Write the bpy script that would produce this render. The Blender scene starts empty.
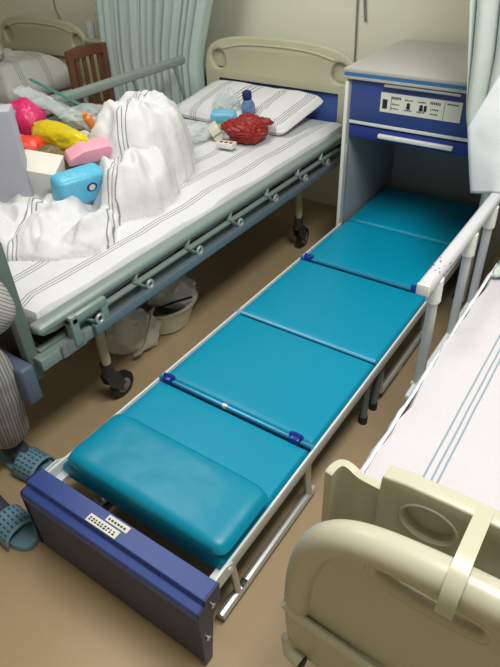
import bpy, bmesh, math, random
from mathutils import Vector, Matrix, noise
C = bpy.context.scene.collection
R = random.Random(7)
PI = math.pi
V = Vector

# ------------------------------------------------------------------ materials
def lin(c):
    return tuple(((x/255.0)/12.92 if x <= 10 else (((x/255.0)+0.055)/1.055)**2.4) for x in c)

def mat(name, rgb, rough=0.5, metal=0.0, spec=0.5, var=0.06, vscale=6.0, bump=0.0, bscale=40.0, alpha=1.0,
        trans=0.0, coat=0.0, sheen=0.0):
    m = bpy.data.materials.new(name); m.use_nodes = True
    nt = m.node_tree; N = nt.nodes; L = nt.links
    b = N['Principled BSDF']
    c = lin(rgb)
    tc = N.new('ShaderNodeTexCoord')
    nz = N.new('ShaderNodeTexNoise'); nz.inputs['Scale'].default_value = vscale; nz.inputs['Detail'].default_value = 4
    L.new(tc.outputs['Object'], nz.inputs['Vector'])
    mx = N.new('ShaderNodeMix'); mx.data_type = 'RGBA'
    mx.inputs['A'].default_value = tuple(max(0, x*(1-var)) for x in c)+(1,)
    mx.inputs['B'].default_value = tuple(min(1, x*(1+var)) for x in c)+(1,)
    L.new(nz.outputs['Fac'], mx.inputs['Factor']); L.new(mx.outputs['Result'], b.inputs['Base Color'])
    b.inputs['Roughness'].default_value = rough; b.inputs['Metallic'].default_value = metal
    b.inputs['Specular IOR Level'].default_value = spec
    b.inputs['Alpha'].default_value = alpha; b.inputs['Transmission Weight'].default_value = trans
    b.inputs['Coat Weight'].default_value = coat
    b.inputs['Sheen Weight'].default_value = sheen
    if bump:
        n2 = N.new('ShaderNodeTexNoise'); n2.inputs['Scale'].default_value = bscale; n2.inputs['Detail'].default_value = 5
        L.new(tc.outputs['Object'], n2.inputs['Vector'])
        bp = N.new('ShaderNodeBump'); bp.inputs['Strength'].default_value = bump; bp.inputs['Distance'].default_value = 0.02
        L.new(n2.outputs['Fac'], bp.inputs['Height']); L.new(bp.outputs['Normal'], b.inputs['Normal'])
    m['mixname'] = mx.name
    return m

def striped(name, rgb, line, lines, period, width, axis=0, src='Object', offset=0.0, rough=0.85, bump=0.4, bscale=9.0, soft=0.7):
    """cloth with woven stripes: thin lines at `lines` (metres) repeated every `period`"""
    m = mat(name, rgb, rough=rough, spec=0.2, var=0.03, bump=bump, bscale=bscale)
    nt = m.node_tree; N = nt.nodes; L = nt.links
    tc = N.new('ShaderNodeTexCoord'); sp = N.new('ShaderNodeSeparateXYZ')
    L.new(tc.outputs[src], sp.inputs[0])
    a = N.new('ShaderNodeMath'); a.operation = 'ADD'; a.inputs[1].default_value = 10*period - offset
    L.new(sp.outputs[axis], a.inputs[0])
    md = N.new('ShaderNodeMath'); md.operation = 'MODULO'; md.inputs[1].default_value = period
    L.new(a.outputs[0], md.inputs[0])
    tot = None
    for l in lines:
        cp = N.new('ShaderNodeMath'); cp.operation = 'COMPARE'; cp.inputs[1].default_value = l; cp.inputs[2].default_value = width/2
        L.new(md.outputs[0], cp.inputs[0])
        if tot is None: tot = cp
        else:
            ad = N.new('ShaderNodeMath'); ad.operation = 'MAXIMUM'
            L.new(tot.outputs[0], ad.inputs[0]); L.new(cp.outputs[0], ad.inputs[1]); tot = ad
    f = N.new('ShaderNodeMath'); f.operation = 'MULTIPLY'; f.inputs[1].default_value = soft
    L.new(tot.outputs[0], f.inputs[0])
    mx = N.new('ShaderNodeMix'); mx.data_type = 'RGBA'
    L.new(f.outputs[0], mx.inputs['Factor'])
    L.new(N[m['mixname']].outputs['Result'], mx.inputs['A'])
    mx.inputs['B'].default_value = lin(line)+(1,)
    L.new(mx.outputs['Result'], N['Principled BSDF'].inputs['Base Color'])
    return m

M = {}
M['wall'] = mat('wall_paint', (236, 236, 217), 0.8, var=0.05, vscale=1.5)
M['ceil'] = mat('ceiling_paint', (225, 225, 218), 0.9)
M['floor'] = mat('brown_linoleum', (176, 153, 119), 0.42, var=0.08, vscale=3.0, bump=0.03, bscale=90)
M['teal'] = mat('teal_vinyl', (0, 144, 178), 0.40, spec=0.35, var=0.04, bump=0.04, bscale=14)
M['tealpillow'] = mat('teal_vinyl_soft', (0, 138, 170), 0.38, spec=0.4, var=0.04, bump=0.10, bscale=10)
M['tealtube'] = mat('teal_tube', (50, 140, 180), 0.3, metal=0.3)
M['blueclip'] = mat('blue_clip_plastic', (10, 45, 140), 0.3)
M['blue'] = mat('blue_panel', (52, 74, 142), 0.42)
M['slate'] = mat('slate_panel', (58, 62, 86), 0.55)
M['navy'] = mat('navy_plastic', (38, 44, 78), 0.4)
M['white'] = mat('white_metal', (222, 226, 224), 0.4)
M['alu'] = mat('satin_aluminium', (200, 200, 198), 0.35, metal=0.6)
M['steel'] = mat('steel_screw', (210, 210, 205), 0.25, metal=0.9)
M['whiteplas'] = mat('white_plastic', (228, 230, 226), 0.4)
M['rightrail'] = mat('worn_white_enamel', (200, 201, 206), 0.42, var=0.05, bump=0.02)
M['scuff'] = mat('scuffed_steel', (140, 138, 138), 0.5, metal=0.3, var=0.3, vscale=60)
M['cream'] = mat('cream_plastic', (195, 191, 169), 0.34, spec=0.5, var=0.03)
M['creamold'] = mat('aged_cream_plastic', (192, 189, 162), 0.42, var=0.04)
M['gg'] = mat('grey_green_enamel', (136, 152, 146), 0.38, metal=0.15)
M['ggd'] = mat('dark_grey_green_enamel', (100, 114, 110), 0.45)
M['bluegrey'] = mat('blue_grey_metal', (116, 130, 140), 0.38, metal=0.3)
M['bumper'] = mat('blue_grey_plastic', (92, 102, 124), 0.5)
M['hbblue'] = mat('blue_board', (70, 100, 172), 0.45)
M['black'] = mat('black_rubber', (26, 26, 28), 0.55)
M['dark'] = mat('dark_grey_plastic', (56, 56, 58), 0.5)
M['curtain'] = mat('pale_curtain', (188, 208, 206), 0.85, var=0.05, vscale=20, sheen=0.2)
M['curtain2'] = mat('pale_green_curtain', (206, 216, 210), 0.85, var=0.05, vscale=20)
M['sheetL'] = striped('striped_sheet', (220, 220, 224), (66, 72, 92), [.02, .034, .048], .125, .0045, 0, 'Object', -.085)
M['duvet'] = striped('striped_duvet_cloth', (224, 224, 226), (82, 84, 98), [.02, .034, .048], .27, .004, 0, 'UV', 0, bump=0.8, bscale=9)
M['pillowL'] = striped('striped_pillowcase', (228, 228, 230), (84, 86, 100), [.02, .034, .048, .062], .165, .0050, 0, 'UV', 0)
M['sheetR'] = striped('white_sheet_pale_stripe', (206, 202, 208), (112, 142, 154), [.02, .037, .050], .34, .0048, 0, 'Object', .955, soft=.75, bump=.9, bscale=7)
M['quilt2'] = striped('far_quilt', (205, 206, 200), (120, 120, 118), [.02, .036, .052], .2, .005, 0, 'UV', 0)
M['pyjama'] = striped('pyjama_stripe', (168, 166, 164), (98, 96, 106), [.004, .013], .021, .0045, 0, 'UV', 0, bump=.3, bscale=14)
M['cloth'] = mat('white_cloth', (236, 240, 246), 0.9, var=0.02, bump=0.15, bscale=6)
M['paper'] = mat('pale_lilac_card', (180, 180, 194), 0.7, var=0.02)
M['wood'] = mat('reddish_brown_wood', (112, 72, 48), 0.5, var=0.2, vscale=14)
M['whitecard'] = mat('white_card', (226, 224, 212), 0.6)
M['bluepack'] = mat('sky_blue_pack', (96, 190, 226), 0.35, var=0.22, vscale=120, bump=0.2, bscale=30)
M['bluecloud'] = mat('light_blue_pack', (120, 196, 232), 0.35, var=0.1, vscale=60, bump=0.2, bscale=30)
M['ink'] = mat('dark_blue_ink', (30, 40, 110), 0.5)
M['black_ink'] = mat('black_ink', (34, 38, 44), 0.6)
M['redpl'] = mat('red_plastic_film', (150, 32, 28), 0.42, var=0.2, vscale=14, bump=0.7, bscale=22)
M['orangered'] = mat('coral_red_film', (232, 72, 56), 0.35, var=0.1, bump=0.5, bscale=20)
M['pink'] = mat('magenta_film', (218, 44, 110), 0.35, var=0.12, bump=0.5, bscale=22)
M['yellow'] = mat('yellow_film', (222, 198, 30), 0.3, var=0.15, bump=0.5, bscale=22)
M['brownbag'] = mat('brown_speckled_film', (120, 104, 66), 0.4, var=0.8, vscale=130, bump=0.4, bscale=60)
M['pinkcard'] = mat('pink_card', (240, 168, 188), 0.5)
M['orange'] = mat('orange_plastic', (240, 150, 80), 0.4)
M['green'] = mat('green_band', (70, 130, 116), 0.4)
M['clear'] = mat('clear_film', (226, 236, 236), 0.15, alpha=0.38, var=0.05, bump=0.8, bscale=20)
M['clearb'] = mat('clear_bottle_plastic', (214, 224, 224), 0.1, alpha=0.45)
M['bluebottle'] = mat('blue_tinted_bottle', (110, 140, 196), 0.15, var=0.8, vscale=45)
M['whitebag'] = mat('white_plastic_film', (228, 228, 226), 0.4, bump=0.6, bscale=18)
M['basin'] = mat('white_enamel', (216, 216, 204), 0.3)
M['skin'] = mat('skin', (196, 150, 122), 0.5)
M['hair'] = mat('black_hair', (24, 20, 20), 0.6)
M['sock'] = mat('grey_sock', (62, 66, 76), 0.9)
M['slipper'] = mat('blue_grey_slipper', (108, 148, 168), 0.55, var=0.06)
M['slipperdark'] = mat('slipper_holes', (52, 80, 98), .7)
M['greycloth'] = striped('green_white_cloth', (214, 226, 218), (120, 150, 138), [.01], .03, .006, 0, 'UV')

# ------------------------------------------------------------------ helpers
def tag(o, label=None, cat=None, group=None, kind=None):
    if label: o['label'] = label
    if cat: o['category'] = cat
    if group: o['group'] = group
    if kind: o['kind'] = kind
    return o

def thing(name, label, cat, loc=(0, 0, 0), group=None):
    o = bpy.data.objects.new(name, None); C.objects.link(o); o.location = loc
    o.empty_display_size = 0.05
    return tag(o, label, cat, group)

def wloc(o):
    t = V((0, 0, 0))
    while o: t += o.location if not o.get('zeroed') else V((0, 0, 0)); o = o.parent
    return t

def obj(name, bm, m, parent=None, smooth=True, label=None, angle=35):
    """mesh written in world coordinates, parented keeping its place"""
    me = bpy.data.meshes.new(name)
    if isinstance(bm, bmesh.types.BMesh):
        bmesh.ops.recalc_face_normals(bm, faces=bm.faces)
        bm.to_mesh(me); bm.free()
    else: me = bm; me.name = name
    if smooth:
        for p in me.polygons: p.use_smooth = True
        try: me.set_sharp_from_angle(angle=math.radians(angle))
        except Exception: pass
    me.materials.clear(); me.materials.append(m)
    o = bpy.data.objects.new(name, me); C.objects.link(o)
    if parent:
        o.parent = parent
        o.matrix_parent_inverse = Matrix.Translation(-top(parent).location)
        if parent.parent: o.matrix_parent_inverse = Matrix.Identity(4)
    if label: o['label'] = label
    return o

def top(o):
    while o.parent: o = o.parent
    return o

def origin(o, p):
    """move the origin of a world-coordinate top-level mesh"""
    p = V(p); o.data.transform(Matrix.Translation(-p)); o.location = p; return o

def copy_tree(o, parent=None):
    c = o.copy(); C.objects.link(c)
    if parent: c.parent = parent
    for ch in [x for x in bpy.data.objects if x.parent == o]: copy_tree(ch, c)
    return c

def box(bm, x0, x1, y0, y1, z0, z1, bev=0.0, seg=2, mtx=None):
    vs = [bm.verts.new((x, y, z)) for x in (x0, x1) for y in (y0, y1) for z in (z0, z1)]
    idx = [(0, 1, 3, 2), (4, 6, 7, 5), (0, 4, 5, 1), (2, 3, 7, 6), (0, 2, 6, 4), (1, 5, 7, 3)]
    fs = [bm.faces.new([vs[i] for i in f]) for f in idx]
    if bev:
        es = list({e for f in fs for e in f.edges})
        r = bmesh.ops.bevel(bm, geom=es, offset=bev, segments=seg, affect='EDGES', profile=0.5)
        vs = list({v for f in r['faces'] for v in f.verts} | {v for v in vs if v.is_valid})
    if mtx: bmesh.ops.transform(bm, matrix=mtx, verts=[v for v in vs if v.is_valid])
    return bm

def nb(): return bmesh.new()
def B(*a, **k): return box(nb(), *a, **k)

def tube(bm, pts, r, seg=12, closed=False, flat=1.0, caps=True):
    pts = [V(p) for p in pts]; n = len(pts)
    rs = r if isinstance(r, (list, tuple)) else [r]*n
    rings = []; up = None
    for i, p in enumerate(pts):
        if closed: d = pts[(i+1) % n]-pts[i-1]
        elif i == 0: d = pts[1]-p
        elif i == n-1: d = p-pts[i-1]
        else: d = (pts[i+1]-p).normalized()+(p-pts[i-1]).normalized()
        d.normalize()
        if up is None:
            up = V((0, 0, 1)) if abs(d.z) < .9 else V((1, 0, 0))
        s = d.cross(up).normalized(); up = s.cross(d).normalized()
        rings.append([bm.verts.new(p+(s*math.cos(t)+up*math.sin(t)*flat)*rs[i]) for t in [2*PI*k/seg+PI/seg for k in range(seg)]])
    m = n if closed else n-1
    for i in range(m):
        a, b = rings[i], rings[(i+1) % n]
        for k in range(seg): bm.faces.new((a[k], a[(k+1) % seg], b[(k+1) % seg], b[k]))
    if not closed and caps:
        bm.faces.new(rings[0][::-1]); bm.faces.new(rings[-1])
    return bm

def arc(p0, p1, p2, n=6):
    p0, p1, p2 = V(p0), V(p1), V(p2)
    return [p0*(1-t)**2+p1*2*t*(1-t)+p2*t*t for t in [i/n for i in range(n+1)]]

def lathe(bm, prof, c=(0, 0, 0), seg=24, axis='z', sx=1, sy=1):
    rings = []
    for r, h in prof:
        ring = []
        for k in range(seg):
            a = 2*PI*k/seg
            x, y = r*math.cos(a)*sx, r*math.sin(a)*sy
            p = {'z': (x, y, h), 'x': (h, x, y), 'y': (x, h, y)}[axis]
            ring.append(bm.verts.new(V(p)+V(c)))
        rings.append(ring)
    for a, b in zip(rings, rings[1:]):
        for k in range(seg): bm.faces.new((a[k], a[(k+1) % seg], b[(k+1) % seg], b[k]))
    bm.faces.new(rings[0][::-1]); bm.faces.new(rings[-1])
    return bm

def prism(bm, poly, plane, a, b, bev=0.0, seg=2):
    def P(u, v, w): return {'xz': (u, w, v), 'yz': (w, u, v), 'xy': (u, v, w)}[plane]
    lo = [bm.verts.new(P(u, v, a)) for u, v in poly]; hi = [bm.verts.new(P(u, v, b)) for u, v in poly]
    n = len(poly); fs = [bm.faces.new(lo[::-1]), bm.faces.new(hi)]
    for i in range(n): fs.append(bm.faces.new((lo[i], lo[(i+1) % n], hi[(i+1) % n], hi[i])))
    if bev:
        es = list({e for f in fs for e in f.edges})
        bmesh.ops.bevel(bm, geom=es, offset=bev, segments=seg, affect='EDGES', profile=0.5, clamp_overlap=True)
    return bm

def plate(loops, thick, bev, y, res=2):
    """plate with holes: loops in (x,z), centred on plane y"""
    cu = bpy.data.curves.new('plate', 'CURVE'); cu.dimensions = '2D'; cu.fill_mode = 'BOTH'
    cu.extrude = max(0.0001, thick/2-bev); cu.bevel_depth = bev; cu.bevel_resolution = res
    for lp in loops:
        s = cu.splines.new('POLY'); s.points.add(len(lp)-1); s.use_cyclic_u = True
        for p, (x, z) in zip(s.points, lp): p.co = (x, z, 0, 1)
    o = bpy.data.objects.new('tmp', cu); C.objects.link(o)
    dg = bpy.context.evaluated_depsgraph_get(); dg.update()
    me = bpy.data.meshes.new_from_object(o.evaluated_get(dg))
    bpy.data.objects.remove(o); bpy.data.curves.remove(cu)
    me.transform(Matrix.Translation((0, y, 0)) @ Matrix.Rotation(PI/2, 4, 'X'))
    bm = nb(); bm.from_mesh(me); bpy.data.meshes.remove(me)
    bmesh.ops.remove_doubles(bm, verts=bm.verts, dist=1e-5)
    return bm

def chaikin(p, n=2, closed=True):
    for _ in range(n):
        q = []; m = len(p)
        for i in range(m if closed else m-1):
            a, b = V(p[i]), V(p[(i+1) % m])
            q += [a*.75+b*.25, a*.25+b*.75]
        if not closed: q = [V(p[0])]+q+[V(p[-1])]
        p = q
    return [tuple(x) for x in p]

def ellipse(cx, cz, rx, rz, n=24, rot=0, pw=1.0):
    o = []
    for k in range(n):
        a = 2*PI*k/n; u, v = math.cos(a), math.sin(a)
        u = math.copysign(abs(u)**pw, u)*rx; v = math.copysign(abs(v)**pw, v)*rz
        o.append((cx+u*math.cos(rot)-v*math.sin(rot), cz+u*math.sin(rot)+v*math.cos(rot)))
    return o

def grid(nu, nv, f, uv=None, closed_u=False, keep=None):
    bm = nb(); L = bm.loops.layers.uv.new('UVMap'); vs = {}; U = {}
    for i in range(nu+1):
        for j in range(nv+1):
            u, v = i/nu, j/nv
            p = f(u, v)
            if p is None: continue
            vs[i, j] = bm.verts.new(p); U[i, j] = uv(u, v) if uv else (u, v)
    for i in range(nu):
        for j in range(nv):
            k = [(i, j), (i+1, j), (i+1, j+1), (i, j+1)]
            if all(q in vs for q in k):
                fc = bm.faces.new([vs[q] for q in k])
                for l, q in zip(fc.loops, k): l[L].uv = U[q]
    return bm

def fbm(x, y, z=0, s=1.0):
    return noise.noise((x*s, y*s, z))+.5*noise.noise((x*s*2.1, y*s*2.1, z+3))+.25*noise.noise((x*s*4.3, y*s*4.3, z+7))
def ridge(x, y, z=0, s=1.0):
    return 1-abs(noise.noise((x*s, y*s, z)))*2.4
def sm(a, b, x):
    t = max(0, min(1, (x-a)/(b-a))); return t*t*(3-2*t)

def solid(o, t, off=0):
    m = o.modifiers.new('thickness', 'SOLIDIFY'); m.thickness = t; m.offset = off; return o

def softbox(x0, x1, y0, y1, z0, z1, bev, amp, sc, cuts=26, seed=0, bulge=0.0):
    """cloth-covered block with wrinkles and a slightly domed top"""
    bm = nb(); box(bm, x0, x1, y0, y1, z0, z1)
    es = [e for e in bm.edges]
    n = max(2, int((y1-y0)/.06)); nx = max(2, int((x1-x0)/.06))
    for ax, k in ((1, n), (0, nx), (2, 3)):
        bmesh.ops.subdivide_edges(bm, edges=[e for e in bm.edges if abs((e.verts[0].co-e.verts[1].co).normalized()[ax]) > .9 and (e.verts[0].co-e.verts[1].co).length > .02], cuts=k, use_grid_fill=True)
    cx, cy, cz = (x0+x1)/2, (y0+y1)/2, (z0+z1)/2
    hx, hy, hz = (x1-x0)/2, (y1-y0)/2, (z1-z0)/2
    for v in bm.verts:
        p = v.co
        # round the block: pull into rounded box
        q = V((max(-hx+bev, min(hx-bev, p.x-cx)), max(-hy+bev, min(hy-bev, p.y-cy)), max(-hz+bev, min(hz-bev, p.z-cz))))
        d = (p-V((cx, cy, cz)))-q
        if d.length > 1e-6: p = V((cx, cy, cz))+q+d.normalized()*bev
        up = sm(-.3, .6, (p.z-cz)/hz)
        p = p+V((amp*.5*fbm(p.y, p.z, seed+5, sc), amp*.3*fbm(p.x, p.z, seed+9, sc), amp*fbm(p.x, p.y, seed, sc)*up))
        p.z += bulge*up*max(0, 1-((p.x-cx)/hx)**2)*max(0, 1-((p.y-cy)/hy)**4)
        v.co = p
    return bm

def blob(c, dims, seed=0, amp=.18, sc=1.6, sub=4, flat=True, rot=0, crump=.06, pinch=0):
    """crumpled plastic bag or parcel"""
    bm = nb(); bmesh.ops.create_icosphere(bm, subdivisions=sub, radius=1)
    for v in bm.verts:
        p = v.co.copy(); n = p.normalized()
        r = 1+amp*noise.noise(n*sc+V((seed, 0, 0)))+crump*abs(noise.noise(n*6+V((seed, 5, 0))))*2-crump+crump*.5*noise.noise(n*13+V((seed, 2, 0)))
        p = n*r
        if pinch and p.z > 0: k = 1-pinch*p.z; p.x *= max(.15, k); p.y *= max(.15, k)
        if flat: p.z = max(p.z, -.72)
        p = V((p.x*dims[0]/2, p.y*dims[1]/2, p.z*dims[2]/2))
        v.co = Matrix.Rotation(rot, 3, 'Z') @ p + V(c)
    return bm

def rbox(c, d, rz=0, rx=0, ry=0, bev=.004, seg=2):
    m = Matrix.Translation(c) @ Matrix.Rotation(rz, 4, 'Z') @ Matrix.Rotation(rx, 4, 'X') @ Matrix.Rotation(ry, 4, 'Y')
    bm = nb(); box(bm, -d[0]/2, d[0]/2, -d[1]/2, d[1]/2, -d[2]/2, d[2]/2, bev, seg)
    bmesh.ops.transform(bm, matrix=m, verts=bm.verts); return bm

def plane_on(m, u0, u1, v0, v1, t=.0012):
    """thin printed patch: m maps (u, 0, v) to the world"""
    bm = nb(); box(bm, u0, u1, -t, 0, v0, v1)
    bmesh.ops.transform(bm, matrix=m, verts=bm.verts); return bm

def add(bm, other):
    me = bpy.data.meshes.new('t'); other.to_mesh(me); other.free(); bm.from_mesh(me); bpy.data.meshes.remove(me); return bm

# ------------------------------------------------------------------ camera
fw = V((-0.46213072, 0.64692065, -0.6065714)); rt = V((0.82652625, 0.56208571, -0.03023274)); up = rt.cross(fw)
cam = bpy.data.cameras.new('camera'); co = bpy.data.objects.new('camera', cam); C.objects.link(co)
mw = Matrix((( rt.x, up.x, -fw.x, 1.140), (rt.y, up.y, -fw.y, -0.5358), (rt.z, up.z, -fw.z, 1.6159), (0, 0, 0, 1)))
co.matrix_world = mw
cam.sensor_fit = 'HORIZONTAL'; cam.sensor_width = 36; cam.lens = 575.41/500*36; cam.clip_start = .02
bpy.context.scene.camera = co

# ------------------------------------------------------------------ room
def struct(name, bm, m, smooth=False):
    o = obj(name, bm, m, smooth=smooth); o['kind'] = 'structure'; return o
struct('floor', B(-4.3, 3.2, -2.6, 2.72, -.1, 0), M['floor'])
struct('wall_back', B(-4.3, 3.2, 2.6, 2.72, 0, 2.8), M['wall'])
struct('wall_left', B(-4.42, -4.3, -2.6, 2.72, 0, 2.8), M['wall'])
struct('wall_right', B(3.2, 3.32, -2.6, 2.72, 0, 2.8), M['wall'])
struct('wall_front', B(-4.42, 3.32, -2.72, -2.6, 0, 2.8), M['wall'])
struct('ceiling', B(-4.42, 3.32, -2.72, 2.72, 2.8, 2.9), M['ceil'])
for i, pts in enumerate([[(-.330, 2.592, 1.75), (-.329, 2.592, 1.16), (-.322, 2.592, .95), (-.318, 2.592, .6)],
                         [(-.286, 2.592, 1.75), (-.288, 2.592, 1.16), (-.276, 2.592, 1.07)],
                         [(-2.74, 2.592, 1.7), (-2.72, 2.592, 1.0), (-2.69, 2.592, .93)]]):
    lab = ['long thin grey cable running down the wall beside the cabinet', 'short thin cable end on the wall right of the long one',
           'thin dull green cable on the wall above the far bed'][i]
    tag(obj('wall_cable', tube(nb(), pts, .005 if i != 1 else .007, 8), M['scuff']), lab, 'cable')

# ------------------------------------------------------------------ bedside cabinet
cb = thing('bedside_cabinet', 'white and blue cabinet with a drawer above the open bay that holds the cot', 'cabinet', (.31, 2.25, 0))
X0, X1, Y0, Y1, ZT = -.030, .66, 1.91, 2.55, 1.000
M['side'] = mat('grey_side_panel', (150, 154, 158), .5)
obj('side_panel', B(X0, X0+.022, Y0, Y1, .02, ZT-.03, .002), M['side'], cb); obj('side_panel', B(X1-.022, X1, Y0, Y1, .02, ZT-.03, .002), M['side'], cb)
obj('back_panel', B(X0+.022, X1-.022, Y1-.02, Y1, .02, ZT-.03), M['side'], cb)
obj('drawer_floor', B(X0+.022, X1-.022, Y0+.03, Y1-.02, .775, .79), M['white'], cb)
bm = B(X0-.012, X1+.012, Y0-.02, Y1, ZT-.008, ZT+.010, .004); box(bm, X0-.010, X1+.010, Y0-.018, Y1, ZT-.034, ZT-.020, .002)
obj('cabinet_top', bm, mat('grey_white_laminate', (188, 188, 184), .4), cb)
obj('top_band', B(X0-.008, X1+.008, Y0-.019, Y1, ZT-.020, ZT-.008), mat('blue_band', (52, 118, 176), .4), cb, label='blue edge band under the white top')
dr = obj('drawer', B(X0+.024, X1-.024, Y0-.004, Y0+.40, .792, ZT-.036, .003), M['blue'], cb, label='blue drawer front with a white printed sticker')
obj('handle', B(.150, .476, Y0-.022, Y0-.004, ZT-.048, ZT-.038, .003), M['alu'], dr)
st = obj('sticker', B(.136, .486, Y0-.0065, Y0-.004, .847, .927), M['whitecard'], dr, label='white information sticker with small printing')
bm = nb()
RR = random.Random(3)
y = Y0-.0075
def mark(x0, x1, z0, z1): box(bm, x0, x1, y, y+.0015, z0, z1)
mark(.146, .168, .862, .900); mark(.184, .186, .855, .915)            # phone pictogram, left column
for row, z in ((0, .905), (1, .882), (2, .864)):
    for cx in (.205, .262, .318, .375):
        w = RR.uniform(.014, .024)
        if row == 0 and cx in (.205, .375):
            for k in range(6): mark(cx-.02+k*.0075, cx-.0155+k*.0075, z, z+.010)
        elif row == 1 and cx in (.262, .318):
            lathe(bm, [(.002, y), (.008, y), (.008, y+.0015), (.002, y+.0015)], (cx, 0, z+.008), 10, 'y')
            mark(cx-.008, cx+.008, z-.010, z+.002)
            if cx > .3: mark(cx+.012, cx+.024, z-.010, z+.014)
        else:
            for k in range(5): mark(cx-.017+k*.0072, cx-.0125+k*.0072, z, z+RR.choice((.004, .006)))
for k in range(4): mark(.425+k*.012, .434+k*.012, .912, .917)
mark(.414, .4155, .852, .922)
obj('printing', bm, M['black_ink'], dr, smooth=False)
obj('bay_rail', B(X0+.022, X1-.022, Y0-.004, Y0+.03, .776, .790, .002), M['white'], cb)
fl = obj('bay_flap', B(X0+.024, X1-.024, Y0+.002, Y0+.03, .715, .768, .004), mat('deep_blue_panel', (34, 54, 140), .5), cb)
obj('flap_handle', B(.142, .478, Y0-.018, Y0+.002, .733, .750, .003), M['whiteplas'], fl)
bm = B(X0-.004, X0+.012, Y0-.012, Y0, .03, .955, .002); obj('front_post', bm, M['whiteplas'], cb)
bm = B(X1-.012, X1+.004, Y0-.012, Y0, .03, .955, .002); obj('front_post', bm, M['whiteplas'], cb)
for xx in (X0+.012, X1-.026):
    obj('slide_channel', B(xx, xx+.014, Y0-.008, Y1-.05, .30, .70, .002) if False else B(xx, xx+.014, Y0-.008, Y0+.01, .26, .68, .002), M['alu'], cb)
for xx in (X0+.05, X1-.05):
    for yy in (Y0+.06, Y1-.06):
        obj('foot', lathe(nb(), [(.018, 0), (.02, .004), (.014, .025)], (xx, yy, 0), 12), M['black'], cb)

# ------------------------------------------------------------------ folding cot
ct = thing('folding_cot', 'long low folding cot with teal vinyl sections pulled out of the cabinet', 'cot', (.3, 1.0, 0))
def cushion(x0, x1, y0, y1, z0, z1, r=.02, bulge=.004):
    nx, ny = 28, 22
    bm = nb(); rows = {}
    def hgt(a, b):
        ex = min(a-x0, x1-a); ey = min(b-y0, y1-b)
        e = min(ex, ey); rr = r
        k = 1 if e >= rr else math.sqrt(max(0, 1-(1-e/rr)**2))
        return k
    def samp(a0, a1, n):
        o = [a0+(a1-a0)*t for t in (0, .0)]
        ed = [r*.0, r*.12, r*.35, r*.65, r]
        o = [a0+e for e in ed]+[a0+r+(a1-a0-2*r)*k/n for k in range(1, n)]+[a1-e for e in ed[::-1]]
        return o
    xs, ys = samp(x0, x1, nx), samp(y0, y1, ny); h = (z1-z0)
    T = {}; Bt = {}
    for i, a in enumerate(xs):
        for j, b in enumerate(ys):
            k = hgt(a, b)
            bl = bulge*math.sin(PI*(a-x0)/(x1-x0))**.5*abs(math.sin(PI*(b-y0)/(y1-y0)))**.5 if 0 < i < len(xs)-1 and 0 < j < len(ys)-1 else 0
            T[i, j] = bm.verts.new((a, b, z0+h*.45+h*.55*k+bl))
    nI, nJ = len(xs), len(ys)
    for i in range(nI-1):
        for j in range(nJ-1): bm.faces.new((T[i, j], T[i+1, j], T[i+1, j+1], T[i, j+1]))
    per = [(i, 0) for i in range(nI)]+[(nI-1, j) for j in range(1, nJ)]+[(i, nJ-1) for i in range(nI-2, -1, -1)]+[(0, j) for j in range(nJ-2, 0, -1)]
    lo = [bm.verts.new((xs[i], ys[j], z0)) for i, j in per]
    n = len(per)
    for k in range(n):
        bm.faces.new((T[per[k]], lo[k], lo[(k+1) % n], T[per[(k+1) % n]]))
    bm.faces.new(lo)
    return bm
for a, b in ((.062, .508), (.526, .980), (.990, 1.486), (1.504, 1.945), (1.957, 2.44)):
    obj('mattress_section', cushion(.0, .60, a, b, .228, .281, .014), M['teal'], ct)
for yy in (.517, 1.495):
    t = obj('cross_tube', tube(nb(), [(-.004, yy, .283), (.604, yy, .283)], .0085, 10), M['tealtube'], ct)
    for xx in (.035, .545):
        bm = B(xx-.018, xx+.018, yy-.017, yy+.017, .272, .300, .006)
        tube(bm, [(xx-.022, yy+.004, .296), (xx+.022, yy+.004, .296)], .008, 8)
        obj('clip', bm, M['blueclip'], t)
    if yy < 1: obj('sleeve', tube(nb(), [(.27, yy, .283), (.285, yy, .283)], .0105, 10), M['alu'], t)
t = obj('cross_tube', tube(nb(), [(.012, .985, .281), (.596, .985, .281)], .007, 10), mat('pale_blue_tube', (96, 176, 214), .3), ct, label='thin pale blue tube between the middle sections')
obj('end_pin', tube(nb(), [(-.016, .972, .284), (-.006, 1.0, .284)], .0035, 8), M['steel'], t)
for s, xx in ((-1, -.008), (1, .608)):
    bm = B(xx-.0035, xx+.0035, .0, 1.90, .240, .277, .001)
    box(bm, xx-(.03 if s > 0 else 0), xx+(.0 if s > 0 else .03), .0, 1.90, .222, .241)
    obj('side_rail', bm, M['white'], ct)
# panel carrying brackets
for xx, s in ((-.008, -1), (.610, 1)):
    bm = prism(nb(), [(-.005, .235), (-.005, .285), (.055, .288), (.085, .272), (.085, .235)], 'yz', xx+.003*s, xx+.007*s)
    lathe(bm, [(.006, xx+.007*s), (.006, xx+.010*s)], (0, .07, .262), 10, 'x')
    obj('bracket', bm, M['white'], ct)
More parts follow.
